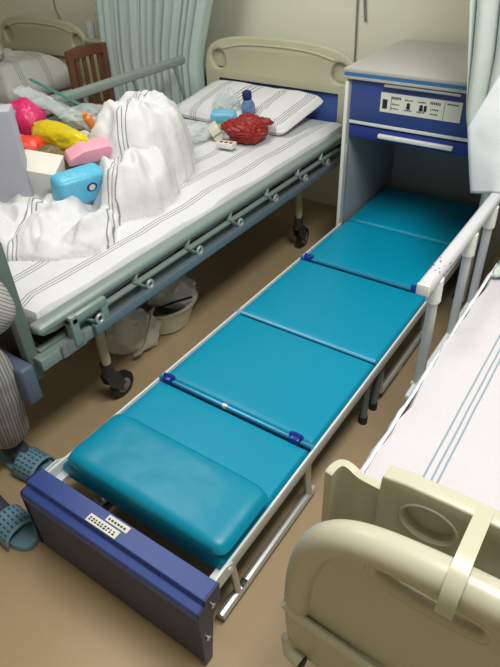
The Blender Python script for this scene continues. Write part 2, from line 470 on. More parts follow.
# legs: U-shaped runners
def runner(xx, y0, y1, lean=0.0):
    pts = [(xx, y0+.06, .21), (xx, y0+.045, .09)]+arc((xx, y0+.045, .06), (xx, y0+.045, .022), (xx, y0+.085, .022), 4)+[(xx, y1-.04, .022)]
    pts += []
    return tube(nb(), pts, .0135, 10)
for xx in (.03, .588):
    # front runner and upright
    bm = tube(nb(), [(xx, .045, .030), (xx, .565, .030)], .0145, 10)
    tube(bm, [(xx, .535, .03), (xx, .520, .12), (xx, .515, .215)], .0135, 10)
    tube(bm, [(xx, .13, .03), (xx, .11, .215)], .011, 10)
    lg = obj('leg', bm, M['alu'], ct)
    obj('caster_wheel', lathe(nb(), [(.010, -.009), (.022, -.009), (.024, 0), (.022, .009), (.010, .009)], (xx, .155, .0245), 14, 'x'), M['dark'], lg)
    for yy in (.955, 1.045):
        bm = tube(nb(), [(xx, yy+.03*(1 if yy > 1 else -.2), .215), (xx, yy, .02)], .0145, 10)
        lg = obj('leg', bm, M['bluegrey'], ct)
        obj('rubber_foot', tube(nb(), [(xx, yy, .0), (xx, yy, .032)], .0175, 10), M['black'], lg)
    bm = tube(nb(), [(xx, 1.10, .045), (xx, 1.62, .045)], .0135, 10)
    tube(bm, [(xx, 1.10, .045), (xx, 1.07, .215)], .012, 10); tube(bm, [(xx, 1.55, .045), (xx, 1.53, .215)], .012, 10)
    tube(bm, [(xx, 1.30, .0), (xx, 1.30, .05)], .012, 10)
    obj('leg', bm, M['alu'], ct)
for yy in (.11, .52, 1.07, 1.53):
    obj('cross_bar', tube(nb(), [(.02, yy, .205), (.60, yy, .205)], .011, 10), M['alu'], ct)
# front panel
prof = [(.014, .288), (-.042, .288), (-.046, .268), (-.068, .264), (-.072, .252), (-.072, .232), (-.052, .232), (-.052, .20), (.010, .20), (.014, .25)]
pn = obj('front_panel', prism(nb(), prof, 'yz', -.026, .622, .0015, 1), M['blue'], ct, smooth=False)
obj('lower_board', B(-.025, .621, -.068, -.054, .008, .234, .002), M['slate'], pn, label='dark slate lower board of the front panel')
pe = [(.014, .288), (-.042, .288), (-.046, .268), (-.068, .264), (-.072, .252), (-.072, .012), (-.045, .008), (-.02, .19), (.014, .22)]
for a, b, s in ((.622, .627, 1), (-.031, -.026, -1)):
    e = obj('end_plate', prism(nb(), pe, 'yz', a, b), M['navy'], pn, smooth=False)
    for yy, zz in ((-.018, .235), (-.050, .125)): obj('screw', lathe(nb(), [(.008, .627 if s > 0 else -.034), (.008, .630 if s > 0 else -.031)], (0, yy, zz), 12, 'x'), M['steel'], e)
def sticker(x0, x1, y0, y1, name, rows, cols):
    o = obj(name, B(x0, x1, y0, y1, .2872, .2892), M['whitecard'], pn)
    bm = nb(); r2 = random.Random(5)
    for r_ in range(rows):
        for c in range(cols):
            xa = x0+.006+(x1-x0-.012)*c/cols; ya = y0+.005+(y1-y0-.010)*r_/rows
            wx = (x1-x0-.012)/cols*.72; wy = (y1-y0-.010)/rows*.66
            box(bm, xa, xa+wx*r2.uniform(.5, 1), ya, ya+wy, .2890, .2898)
    obj('printing', bm, M['black_ink'], pn, smooth=False)
sticker(.215, .325, -.040, -.016, 'sticker', 2, 9)
sticker(.262, .340, -.011, .008, 'sticker', 1, 6)

# pillow on the cot
pw = nb()
def pil(u, v): pass
def pillow_mesh(x0, x1, y0, y1, z0, h, n=36, pw=4.0, uvs=1.0, zf=None, rot=0, tilt=(0, 0), ed=3.2):
    cx, cy = (x0+x1)/2, (y0+y1)/2; hx, hy = (x1-x0)/2, (y1-y0)/2
    bm = nb(); L = bm.loops.layers.uv.new('UVMap'); T = {}; Bo = {}
    for i in range(n+1):
        for j in range(n+1):
            a = -1+2*i/n; b = -1+2*j/n
            # square-to-rounded-square
            a2 = math.copysign(abs(a)**.8, a); b2 = math.copysign(abs(b)**.8, b)
            k = (abs(a2)**pw+abs(b2)**pw)**(1/pw); mx = max(abs(a2), abs(b2))
            f = mx/k if k > 0 else 1
            X, Y = a2*f, b2*f
            d = mx
            hh = (1-d**ed)**.5 if d < 1 else 0
            r = Matrix.Rotation(rot, 2)
            q = r @ V((X*hx, Y*hy))
            wx, wy = cx+q.x, cy+q.y
            w = zf(wx, wy) if zf else 0
            tz = tilt[0]*X+tilt[1]*Y
            T[i, j] = bm.verts.new((wx, wy, z0+h*.38+h*.62*hh+w*hh+tz)); Bo[i, j] = bm.verts.new((wx, wy, z0+h*.38-h*.38*min(1, hh*1.6)+tz)) if 0 < i < n and 0 < j < n else T[i, j]
    for D in (T, Bo):
        for i in range(n):
            for j in range(n):
                k = [(i, j), (i+1, j), (i+1, j+1), (i, j+1)]
                vv = [D[q] for q in k]
                if len(set(vv)) < 3: continue
                try: f = bm.faces.new(vv)
                except ValueError: continue
                for l, q in zip(f.loops, k): l[L].uv = (q[0]/n*(x1-x0)*uvs, q[1]/n*(y1-y0)*uvs)
    bmesh.ops.remove_doubles(bm, verts=bm.verts, dist=1e-6)
    return bm
o = obj('pillow', pillow_mesh(.020, .606, .058, .292, .286, .054, pw=11, ed=9, n=44, zf=lambda x, y: .003*fbm(x, y, 3, 6)), M['tealpillow'])
tag(o, 'teal vinyl pillow lying on the front end of the cot', 'pillow'); origin(o, (.31, .17, .282))

# ------------------------------------------------------------------ caster helper
def caster(parent, x, y, r=.058, zt=.5, m=M['creamold'], yaw=0.3):
    bm = tube(nb(), [(x-.0, y-.05, zt), (x-.0, y-.05, .20)], .019, 12)
    lg = obj('leg', bm, m, parent)
    bm = nb(); tube(bm, [(x, y-.05, .205), (x, y-.05, .135)], .026, 12)
    for s in (-1, 1): prism(bm, [(y-.08, .15), (y-.02, .15), (y+.012, r+.0), (y-.008, r-.02), (y-.07, .10)], 'yz', x+s*.020-.003, x+s*.020+.003)
    obj('caster_fork', bm, M['dark'], lg)
    bm = lathe(nb(), [(.02, -.014), (r*.8, -.015), (r, -.009), (r, .009), (r*.8, .015), (.02, .014)], (x, y, r), 26, 'x')
    obj('caster_wheel', bm, M['black'], lg)
    bm = lathe(nb(), [(.006, -.025), (r*.55, -.0165), (r*.55, .0165), (.006, .025)], (x, y, r), 18, 'x')
    obj('wheel_hub', bm, M['scuff'], lg)

# ------------------------------------------------------------------ left bed
def headboard(parent, x0, x1, y, zt, m, mb, zlow=.45):
    w = x1-x0; c = (x0+x1)/2
    outer = chaikin([(x0+.015, zlow), (x0-.005, .72), (x0+.0, zt-.10), (x0+.07, zt-.035), (c-.22, zt), (c+.22, zt), (x1-.07, zt-.035), (x1, zt-.10), (x1+.005, .72), (x1-.015, zlow)], 3)
    h1 = ellipse(x0+.090, zt-.125, .060, .062, 20, .3, .85); h2 = ellipse(x1-.090, zt-.125, .060, .062, 20, -.3, .85)
    win = [(x0+.09, zlow+.03), (x0+.09, zt-.225), (x1-.09, zt-.225), (x1-.09, zlow+.03)]
    hb = obj('headboard', plate([outer, h1, h2, win], .035, .010, y), m, parent)
    obj('blue_panel', B(x0+.05, x1-.05, y+.002, y+.012, zlow+.02, zt-.20), mb, hb, label='blue lower panel')
    rim = chaikin([(x0+.12, zt-.065), (c-.2, zt-.028), (c+.2, zt-.028), (x1-.12, zt-.065)], 3, False)
    tube_pts = [(a, y-.018, b) for a, b in rim]
    obj('rim', tube(nb(), tube_pts, .006, 8), m, hb)
    for cx in (x0+.085, x1-.085):
        obj('grip_recess', B(cx-.058, cx+.058, y+.010, y+.020, zt-.172, zt-.06, .006) , M['scuff'] if False else m, hb)
    return hb
LB = thing('hospital_bed', 'hospital bed with striped sheet, grey-green folded side rail and cream headboard by the wall', 'hospital bed', (-.68, 1.25, 0), 'hospital beds')
headboard(LB, -1.165, -.200, 2.37, .985, M['creamold'], M['hbblue'])
BX0, BX1, BY0, BY1 = -1.13, -.20, .215, 2.34
o = obj('mattress', softbox(BX0+.01, BX1-.012, BY0+.03, BY1-.01, .515, .636, .045, .010, 5, seed=2, bulge=.006), M['sheetL'], LB, label='mattress in a white sheet with thin dark stripes')
bm = B(BX0-.01, BX0+.02, BY0, BY1, .455, .520, .004); box(bm, BX1-.02, BX1+.01, BY0, BY1, .455, .520, .004)
for k in range(7): box(bm, BX0+.02, BX1-.02, BY0+.06+k*.335, BY0+.10+k*.335, .47, .50)
box(bm, BX0, BX1, BY0, BY0+.04, .44, .50, .004); box(bm, BX0, BX1, BY1-.04, BY1, .455, .50, .004)
obj('frame', bm, M['ggd'], LB)
obj('deck', B(BX0+.02, BX1-.02, BY0+.04, BY1-.04, .502, .514), M['dark'], LB)
for x in (-1.03, -.3):
    for y in (.575, 2.03): caster(LB, x, y, zt=.46)
bm = nb()
for yy in (.525, 1.98): box(bm, -1.05, -.28, yy-.02, yy+.02, .40, .44, .004)
box(bm, -.70, -.66, .5, 2.0, .36, .40, .003)
obj('undercarriage', bm, M['ggd'], LB)
# lowered side rail, near side
sr = obj('side_rail', B(-.215, -.160, .215, 2.20, .585, .615, .012, 3), M['gg'], LB, label='grey-green side rail folded down along the mattress')
obj('lower_rail', tube(nb(), [(-.175, .32, .548), (-.175, 2.15, .545)], .011, 10), M['gg'], sr)
obj('rail_beam', B(-.166, -.140, .40, 2.22, .482, .516, .004), M['bluegrey'], sr, label='blue-grey rail beam with ring brackets')
obj('end_socket', B(-.200, -.158, .19, .40, .470, .512, .004), M['gg'], sr)
for k, yy in enumerate((.43, .673, .957, 1.231, 1.508, 1.774, 2.0)):
    bm = nb()
    tube(bm, [(-.15+.0, yy+.014*math.cos(a), .530+.014*math.sin(a)) for a in [2*PI*i/12 for i in range(12)]], .006, 8, closed=True)
    obj('ring_bracket', bm, M['alu'], sr)
    bm = tube(nb(), [(-.172, yy-.03, .600), (-.168, yy-.055, .560), (-.160, yy-.005, .515)], .0095, 8, flat=.7)
    obj('hinge_arm', bm, M['gg'], sr)
bm = B(-.178, -.142, .315, .345, .49, .60, .005); box(bm, -.178, -.142, .315, .47, .565, .597, .008); box(bm, -.176, -.144, .44, .47, .515, .585, .005)
obj('lock_lever', bm, M['gg'], sr)
bm = B(-.156, -.150, .265, .36, .475, .520)
for k in range(5): box(bm, -.158, -.149, .270+k*.018, .280+k*.018, .480, .515)
obj('lock_plate', bm, M['scuff'], sr)
# raised rail, far side
rr = obj('side_rail', B(-1.205, -1.155, .70, 2.16, .862, .905, .014, 3), M['gg'], LB, label='grey-green side rail standing up on the curtain side')
for k, yy in enumerate((.80, 1.10, 1.40, 1.75, 2.08)):
    obj('rail_post', tube(nb(), [(-1.18, yy, .87), (-1.172, yy+.05, .70), (-1.165, yy+.06, .50)], .011, 8), M['gg'], rr)
obj('lower_rail', B(-1.19, -1.165, .72, 2.14, .50, .535, .006), M['gg'], rr)
# foot end
fb = obj('foot_board', B(-.232, -.196, .172, .212, .42, .90, .006), M['ggd'], LB, label='grey-green upright post at the foot end')
obj('foot_post', B(-1.14, -1.10, .172, .212, .42, .90, .006), M['ggd'], fb)
obj('foot_crossbar', B(-1.10, -.232, .178, .206, .86, .90, .006), M['gg'], fb)
obj('foot_opening_shade', B(-1.09, -.238, .186, .200, .46, .72), M['dark'], fb)  # dark sheet standing in for the shade inside the foot frame's opening
obj('corner_bumper', B(-.34, -.166, .120, .170, .375, .515, .012, 3), M['bumper'], LB, label='blue-grey plastic block at the foot corner')

# pillow at the head
PX = lambda x, y: .012*fbm(x, y, 8, 5)
o = obj('pillow', pillow_mesh(-1.12, -.345, 1.92, 2.33, .662, .095, pw=14, ed=2.4, uvs=1, zf=PX, rot=-.05, tilt=(.004, .034)), M['pillowL'])
tag(o, 'white pillow with dark stripes at the head of the bed beside the curtain', 'pillow'); origin(o, (-.72, 2.13, .642))

# duvet
def duh(x, y):
    def bump(cx, cy, rx, ry, h, rot=0, p=2.2):
        dx, dy = x-cx, y-cy; a = dx*math.cos(rot)+dy*math.sin(rot); b = -dx*math.sin(rot)+dy*math.cos(rot)
        d = (abs(a/rx)**p+abs(b/ry)**p)**(1/p)
        return h*max(0, 1-d**3)**.5 if d < 1 else 0
    h = 0
    h = max(h, bump(-.78, .72, .42, .38, .055, .2, 3))
    h = max(h, bump(-.695, 1.265, .225, .245, .285, .75, 2.6))
    h = max(h, bump(-.495, .985, .14, .175, .165, .2, 2.3))
    h = max(h, bump(-.95, 1.05, .22, .35, .10, 0, 2.5))
    h = max(h, bump(-.50, .68, .17, .17, .065, .4, 2.2))
    return h
DX0, DX1, DY0, DY1 = -1.12, -.21, .26, 1.68
def duf(u, v):
    x = DX0+(DX1-DX0)*u; y = DY0+(DY1-DY0)*v
    wx = x+.05*fbm(x, y, 11, 4); wy = y+.05*fbm(x, y, 17, 4)
    h = duh(wx, wy)
    if h <= 0:
        nr = max(duh(wx+dx, wy+dy) for dx in (-.012, 0, .012) for dy in (-.012, 0, .012))
        return (x, y, .622) if nr > 0 else None
    e = min(1, h/.05)
    a_ = .73*x+.68*y+.05*fbm(x, y, 1, 3); b_ = .73*y-.68*x; cr = .052*(ridge(a_*1.0, b_*.38, 3, 8)-.45)+.020*(ridge(x+.3*y, y, 9, 12)-.4)
    return (x, y, .640+h+max(-.8*h, cr*e))
def uvd(u, v):
    x = DX0+(DX1-DX0)*u; y = DY0+(DY1-DY0)*v
    h = duh(x, y)
    return (x*.80+.45*y+.12*h+.03*fbm(x, y, 4, 2.5), y-.6*h)
o = obj('duvet', grid(150, 220, duf, uvd), M['duvet'], angle=180)
solid(o, .012, 0)
tag(o, 'crumpled white duvet with thin dark stripes heaped on the bed', 'duvet'); origin(o, (-.7, 1.0, .64))

# things on the foot half of the bed
o = obj('carrier_bag', rbox((0, 0, .19), (.34, .10, .38), 0, bev=.004), M['paper'])
o.data.transform(Matrix.Translation((-.750, .700, .655)) @ Matrix.Rotation(math.radians(46), 4, 'Z') @ Matrix.Translation((-.17, .05, 0)))
tag(o, 'flat pale lilac-grey bag standing upright at the left edge of the bed', 'bag'); origin(o, (-.96, .72, .645))

tp = rbox((-.605, .815, .745), (.200, .095, .130), math.radians(74), rx=.30, bev=.028, seg=5)
for v in tp.verts: v.co += V((0, 0, .003*noise.noise(v.co*30)))
o = obj('tissue_pack', tp, M['bluepack'])
tpm = Matrix.Translation((-.605, .815, .745)) @ Matrix.Rotation(math.radians(74), 4, 'Z') @ Matrix.Rotation(.30, 4, 'X')
tag(o, 'sky blue soft tissue pack with a round dark emblem, lying below the pink box', 'tissue pack')
origin(o, (-.615, .835, .71))
def emblem(parent, m4, u, v, y, r, face='top'):
    bm = nb()
    lathe(bm, [(r*.55, -.0005), (r, -.0005), (r, .002), (r*.55, .002)], (0, 0, 0), 24, 'z', 1, .85)
    bmesh.ops.transform(bm, matrix=m4, verts=bm.verts)
    a = obj('emblem', bm, M['ink'], parent)
    bm = nb(); lathe(bm, [(r*.1, .002), (r*.62, .002), (r*.62, .003), (r*.1, .003)], (0, 0, 0), 16)
    bmesh.ops.transform(bm, matrix=m4, verts=bm.verts)
    obj('emblem_centre', bm, M['whitecard'], a)
emblem(o, tpm @ Matrix.Translation((.030, -.0480, .020)) @ Matrix.Rotation(PI/2, 4, 'X'), 0, 0, 0, .021)
emblem(o, tpm @ Matrix.Translation((-.055, -.0480, -.025)) @ Matrix.Rotation(PI/2, 4, 'X'), 0, 0, 0, .018)

bm = prism(nb(), [(-.10, 0), (-.09, .03), (-.03, .055), (.07, .06), (.10, .035), (.09, 0)], 'xz', -.04, .04, .006)
bmesh.ops.transform(bm, matrix=Matrix.Translation((-.71, .985, .785)) @ Matrix.Rotation(1.1, 4, 'Z') @ Matrix.Rotation(.25, 4, 'X'), verts=bm.verts)
o = obj('pink_box', bm, M['pinkcard']); tag(o, 'pale pink carton lying just above the blue tissue pack', 'box'); origin(o, (-.70, .985, .77))

o = obj('white_box', rbox((-.80, .80, .745), (.15, .13, .15), math.radians(30), rx=.25, ry=.2, bev=.003), M['whitecard'])
tag(o, 'plain off-white cardboard box between the lilac bag and the blue pack', 'box'); origin(o, (-.80, .80, .68))
o = obj('snack_bag', blob((-.87, .93, .745), (.22, .20, .15), 4, rot=.6, sub=4), M['brownbag'])
tag(o, 'brown speckled snack bag behind the off-white box', 'bag'); origin(o, (-.90, 1.0, .72))
o = obj('yellow_bag', blob((-.90, 1.0, .835), (.38, .12, .11), 9, rot=-.05, sub=4), M['yellow'])
tag(o, 'long yellow plastic packet above the brown speckled bag', 'packet'); origin(o, (-.98, 1.07, .80))
o = obj('red_bag', blob((-1.0, .91, .755), (.22, .18, .19), 12, rot=.2, sub=4), M['orangered'])
tag(o, 'coral red crumpled plastic bag just right of the lilac-grey bag', 'bag'); origin(o, (-1.0, .92, .74))
o = obj('pink_bag', blob((-1.19, 1.05, .835), (.24, .17, .20), 15, rot=-.1, sub=4), M['pink'])
tag(o, 'bright magenta plastic bag at the left of the pile on the bed', 'bag'); origin(o, (-1.1, 1.03, .84))
def sheetpoly(P, Q, w, seed, amp=.02):
    """a limp strip of film from P to Q"""
    P, Q = V(P), V(Q); d = Q-P; s = V((0, 0, 1)).cross(d).normalized(); n = d.cross(s).normalized()
    def f(u, v):
        return P+d*u+s*w*(v-.5)*(1-.25*u)+n*(amp*fbm(u*3, v*3, seed, 1.6))+V((0, 0, -.02*(2*v-1)**2))
    return grid(30, 14, f)
o = obj('clear_bag', sheetpoly((-1.30, 1.15, .955), (-.78, 1.15, .85), .11, 3, .018), M['clear'], angle=180); solid(o, .0015)
tag(o, 'clear plastic wrap with a green edge lying across the bags', 'bag')
g = obj('green_edge', tube(nb(), [(-1.28, 1.20, .975), (-1.0, 1.18, .925), (-.76, 1.17, .868)], .009, 8, flat=.5), M['green'], o)
o = obj('clear_packet', blob((-.90, 1.17, .865), (.26, .14, .11), 22, rot=.5, sub=4, crump=.09), M['clear'])
tag(o, 'crumpled clear plastic packet lying against the duvet heap', 'packet'); origin(o, (-.9, 1.26, .83))
o = obj('orange_tube', lathe(nb(), [(.012, -.05), (.018, -.045), (.018, .03), (.011, .038), (.011, .052)], (0, 0, 0), 14), M['orange'])
o.data.transform(Matrix.Translation((-.83, 1.12, .87)) @ Matrix.Rotation(.5, 4, 'X'))
tag(o, 'small orange tube above the pink carton', 'tube'); origin(o, (-.74, 1.10, .83))

# things on the head half of the bed
bag = obj('red_plastic_bag', blob((-.505, 1.80, .697), (.225, .18, .135), 31, rot=.5, sub=5, crump=.08, amp=.22), M['redpl'])
tag(bag, 'knotted dark red plastic bag lying on the sheet before the pillow', 'bag')
bm = blob((-.445, 1.875, .722), (.08, .04, .05), 40, sub=3, amp=.4, crump=.1, rot=.6, flat=False); obj('knot', bm, M['redpl'], bag)
def pose(bm, c, rz=0, rx=0, ry=0):
    bmesh.ops.transform(bm, matrix=Matrix.Translation(c) @ Matrix.Rotation(rz, 4, 'Z') @ Matrix.Rotation(ry, 4, 'Y') @ Matrix.Rotation(rx, 4, 'X'), verts=bm.verts); return bm
wb = thing('water_bottle', 'clear bottle with dark blue cap standing behind the red plastic bag', 'bottle', (-.60, 1.97, .645))
o = obj('bottle_body', pose(lathe(nb(), [(.030, 0), (.036, .005), (.036, .05), (.034, .06), (.036, .07), (.035, .10), (.020, .128), (.016, .134)], (0, 0, 0), 20), (-.60, 1.97, .665), 0, .12), M['bluebottle'], wb)
obj('cap', pose(lathe(nb(), [(.023, .130), (.024, .134), (.024, .160), (.021, .166)], (0, 0, 0), 18), (-.60, 1.97, .665), 0, .12), M['ink'], wb)
o = obj('tissue_packet', rbox((-.715, 1.90, .690), (.13, .075, .085), .45, rx=.15, bev=.018, seg=4), M['bluecloud'])
tag(o, 'light blue tissue packet left of the dark blue capped bottle', 'tissue pack'); origin(o, (-.715, 1.90, .65))
o = obj('clear_wrap', blob((-.74, 1.97, .76), (.15, .10, .16), 50, sub=4, crump=.12, amp=.3, rot=.4, pinch=.5), M['clear'])
tag(o, 'loose clear plastic wrap standing up behind the light blue packet', 'wrap'); origin(o, (-.74, 1.97, .70))
o = obj('clear_film', blob((-.74, 1.66, .685), (.20, .16, .10), 55, sub=4, crump=.12, amp=.3, rot=.9), M['clear'])
tag(o, 'clear plastic bag lying between the duvet heap and the small cartons', 'bag'); origin(o, (-.74, 1.66, .65))
o = obj('medicine_box', rbox((-.645, 1.735, .683), (.10, .05, .065), -.75, rx=.5, bev=.002), M['whitecard'])
tag(o, 'white medicine carton tilted against the red plastic bag', 'box')
k = obj('print_band', rbox((-.645, 1.735, .683), (.102, .052, .010), -.75, rx=.5, bev=.001), mat('sage_print', (150, 160, 110), .5), o)
origin(o, (0, 0, 0))
bxx = obj('cigarette_box', rbox((-.52, 1.655, .664), (.085, .050, .024), .15, bev=.002), M['whitecard'])
tag(bxx, 'small flat white box with red print in front of the red bag', 'box')
bm = nb()
for q in range(3): add(bm, rbox((-.545+q*.025, 1.648+q*.004, .6765), (.015, .018, .0015), .15, bev=0))
obj('red_print', bm, M['redpl'], bxx, smooth=False)
o = obj('small_card', rbox((-.70, 1.82, .675), (.06, .05, .02), .2, bev=.002), mat('olive_card', (176, 178, 96), .5))
tag(o, 'small olive green carton beside the light blue tissue packet', 'box'); origin(o, (-.70, 1.82, .665))

# basin and bag under the bed
bs = thing('wash_basin', 'white enamel wash basin on the floor under the bed', 'basin', (-.50, 1.05, 0))
bc = (-.50, 1.05, 0)
bm = lathe(nb(), [(.10, .004), (.125, .012), (.165, .135), (.178, .142), (.178, .147), (.163, .145), (.158, .135), (.118, .02), (.01, .016)], bc, 40)
obj('basin_wall', bm, M['basin'], bs)
o = obj('bundle', blob((-.50, 1.10, .155), (.29, .24, .16), 61, sub=4, crump=.1, amp=.25), M['whitebag'])
tag(o, 'crumpled grey-white plastic bundle filling the wash basin', 'bag'); origin(o, (-.5, 1.1, .1))
o = obj('comb', tube(nb(), [(-.44, .93, .155), (-.38, 1.02, .170), (-.345, 1.10, .165)], .005, 8), M['black'])
tag(o, 'thin black stick lying over the rim of the wash basin', 'stick')
wbg = obj('white_carrier', blob((-.47, .83, .088), (.24, .15, .24), 66, sub=4, crump=.08, amp=.25, rot=.9, flat=True), M['whitebag'])
tag(wbg, 'white carrier bag with a loop handle slumped beside the wash basin', 'bag'); origin(wbg, (-.47, .83, .0))
obj('handle_loop', tube(nb(), [V(p)+V((-.045, .035, -.055)) for p in chaikin([(-.40, .86, .20), (-.36, .88, .25), (-.33, .83, .26), (-.315, .78, .20), (-.32, .74, .12), (-.36, .72, .09)], 2, False)], .012, 8, flat=.35), M['whitebag'], wbg)
for x in [wbg]:
    x.location.z -= .0

# ------------------------------------------------------------------ second bed, far left
B2 = thing('hospital_bed', 'distant hospital bed in the upper left corner with a folded striped quilt', 'hospital bed', (-2.6, 1.3, 0), 'hospital beds')
headboard(B2, -3.15, -2.225, 2.40, .965, M['creamold'], mat('cream_panel', (190, 184, 150), .5))
obj('mattress', softbox(-3.13, -2.235, .3, 2.36, .46, .60, .045, .010, 5, seed=7), M['quilt2'], B2)
bm = B(-3.15, -2.225, .25, 2.38, .38, .455, .006); obj('frame', bm, M['gg'], B2)
for x in (-3.06, -2.30):
    for y in (.6, 2.05): caster(B2, x, y, zt=.40)
obj('side_rail', B(-2.23, -2.19, .5, 1.9, .50, .53, .008), M['gg'], B2)
def q2(u, v):
    x = -3.11+.86*u; y = 1.72+.56*v
    e = min(u, 1-u, v, 1-v)*2
    h = .175*min(1, (e*3.2))**.45 if e > 0 else 0
    return (x, y, .60+h+.022*ridge(x, y, 3, 6)*min(1, e*4))
o = obj('quilt', grid(60, 50, q2, lambda u, v: (u*.3+.56*v, u)), M['quilt2'], angle=180); solid(o, .01)
tag(o, 'white striped quilt folded on the distant bed', 'quilt'); origin(o, (-2.6, 2.0, .6))
o = obj('bolster', pillow_mesh(-3.07, -2.53, 1.62, 2.0, .775, .14, pw=3, rot=.9), M['quilt2'])
tag(o, 'rounded white pillow on top of the folded quilt of the distant bed', 'pillow'); origin(o, (-2.7, 1.8, .78))

# bedside cabinet, bottles, chair
nc = thing('night_stand', 'cream night stand behind the wooden chair', 'cabinet', (-1.86, 2.47, 0))
obj('body', B(-2.20, -1.72, 2.37, 2.58, .02, .855, .006), M['creamold'], nc)
obj('top_slab', B(-2.215, -1.71, 2.36, 2.585, .855, .875, .005), M['creamold'], nc)
for sx in (-2.17, -1.76):
    obj('foot', B(sx-.02, sx+.02, 2.40, 2.56, 0, .02), M['dark'], nc)
def bottle(x, y, z, r, h, m, cm, name, lab, cat):
    t = thing(name, lab, cat, (x, y, z))
    obj('body', lathe(nb(), [(r*.85, 0), (r, .006), (r, h*.68), (r*.45, h*.84), (r*.42, h*.9)], (x, y, z), 18), m, t)
    obj('cap', lathe(nb(), [(r*.5, h*.9), (r*.5, h), (r*.4, h*1.01)], (x, y, z), 14), cm, t)
bottle(-2.145, 2.48, .876, .034, .20, M['clearb'], M['clearb'], 'clear_bottle', 'clear plastic bottle standing on the night stand', 'bottle')
bottle(-2.06, 2.52, .876, .030, .21, M['clearb'], M['black'], 'black_capped_bottle', 'clear bottle with black cap beside the curtain', 'bottle')
bm = lathe(nb(), [(.024, 0), (.032, .10), (.029, .10), (.021, .006), (.002, .006)], (-2.165, 2.395, .876), 18)
tag(obj('drinking_glass', bm, M['clearb']), 'empty clear drinking glass at the left front of the night stand', 'glass')
ch = thing('wooden_chair', 'reddish brown wooden chair with a slatted back between bed and curtain', 'chair', (-1.66, 2.06, 0))
for yy in (1.94, 2.22):
    obj('leg', B(-1.90, -1.865, yy-.018, yy+.018, 0, .905, .005), M['wood'], ch)
    obj('leg', B(-1.48, -1.445, yy-.018, yy+.018, 0, .44, .005), M['wood'], ch)
obj('top_rail', prism(nb(), [(1.92, .84), (2.02, .855), (2.14, .855), (2.24, .84), (2.24, .90), (2.14, .915), (2.02, .915), (1.92, .90)], 'yz', -1.90, -1.868, .005), M['wood'], ch)
obj('lower_back_rail', B(-1.895, -1.872, 1.95, 2.21, .53, .57, .003), M['wood'], ch)
for k in range(4):
    obj('slat', B(-1.893, -1.874, 1.975+k*.062, 2.000+k*.062, .56, .87, .003), M['wood'], ch)
obj('seat', B(-1.90, -1.44, 1.885, 2.275, .435, .465, .008), M['wood'], ch)
obj('stretcher', B(-1.87, -1.47, 1.892, 1.908, .20, .23, .003), M['wood'], ch)

# ------------------------------------------------------------------ curtains
def curtain_left(u, v):
    z = .12+2.60*v
    s = u
    x = -1.985+.810*s-.02*math.sin(9*s)*(1-v)+min(.22, .34*max(0, z-.85))*s+min(.1, .08*max(0, z-.85))*(1-s)
    a = .030+.012*math.sin(3+5*s)
    ph = 2*PI*(12*s+.45*math.sin(7*s)+.25*fbm(s*3, v*.6, 2, 1))
    y = 2.30+a*math.sin(ph)+.012*math.sin(2.3*ph+v*1.2)
    x += .012*math.cos(ph)+.010*math.sin(v*2+s*9)
    return (x, y, z)
o = obj('curtain', grid(240, 26, curtain_left), M['curtain'], angle=180); solid(o, .002)
tag(o, 'pale blue-green privacy curtain in long folds behind the striped bed', 'curtain'); origin(o, (-1.65, 2.3, .12))
def curtain_right(u, v):
    z = .665+2.05*v
    pts = [(.665, .76), (.71, .70), (.80, .61), (.96, .555), (1.33, .505), (1.8, .48), (2.8, .47)]
    for (z0, e0), (z1, e1) in zip(pts, pts[1:]):
        if z0 <= z <= z1: e = e0+(e1-e0)*(z-z0)/(z1-z0); break
    else: e = .47
    w = .50*(.55+.45*min(1, (z-.66)/.5))
    ph = 2*PI*(5.2*u+.4*math.sin(5*u)+.12*math.sin(3*z))
    return (e+w*u+.012*math.cos(ph), 1.66+.05*math.sin(ph)*(.6+.4*v)+.25*u*0, z)
o = obj('curtain', grid(120, 50, curtain_right), M['curtain2'], angle=180); solid(o, .002)
tag(o, 'pale green gathered curtain hanging in front of the right bed and cabinet', 'curtain'); origin(o, (.8, 1.66, .665))
for nm, a, b, lab in (('curtain_rail', (-2.2, 2.3, 2.735), (-1.1, 2.3, 2.735), 'ceiling rail of the pale blue-green curtain'), ('curtain_rail', (.4, 1.66, 2.735), (1.2, 1.66, 2.735), 'ceiling rail of the pale green curtain')):
    tag(obj(nm, B(a[0], b[0], a[1]-.012, a[1]+.012, 2.715, 2.80, .002), M['alu']), lab, 'curtain rail')

# white cloth by the curtain
def wc(u, v):
    # corners: lower-left, lower-right, upper-right, upper-left
    z0 = .745+.07*u; l = V((.681, .745)); lm = V((.627, .964)); lt = V((.78, 1.38))
    rb = V((1.02, .83)); rtp = V((1.08, 1.42))
    L = l+(lm-l)*(v/.36) if v < .36 else lm+(lt-lm)*((v-.36)/.64)
    Rr = rb+(rtp-rb)*v
    p = L+(Rr-L)*u
    return (p.x, 1.50-.022*math.sin(PI*u)+.010*fbm(u, v, 2, 2), p.y)
o = obj('hanging_cloth', grid(30, 50, wc), M['cloth'], angle=180); solid(o, .012)
tag(o, 'plain white cloth hanging against the green curtain above the raised bed rail', 'cloth'); origin(o, (.85, 1.5, .75))

# ------------------------------------------------------------------ right bed
RB = thing('hospital_bed', 'near hospital bed at the lower right with a big cream footboard and white sheet', 'hospital bed', (1.31, 1.25, 0), 'hospital beds')
def mattR():
    bm = softbox(.852, 1.77, .168, 2.28, .46, .605, .035, .010, 6, seed=21, bulge=.004)
    for v in bm.verts:
        if v.co.x < .88: v.co.x += .014*fbm(v.co.y, v.co.z, 3, 9)
    return bm
o = obj('mattress', mattR(), M['sheetR'], RB, label='mattress in a white sheet with pale blue stripes')
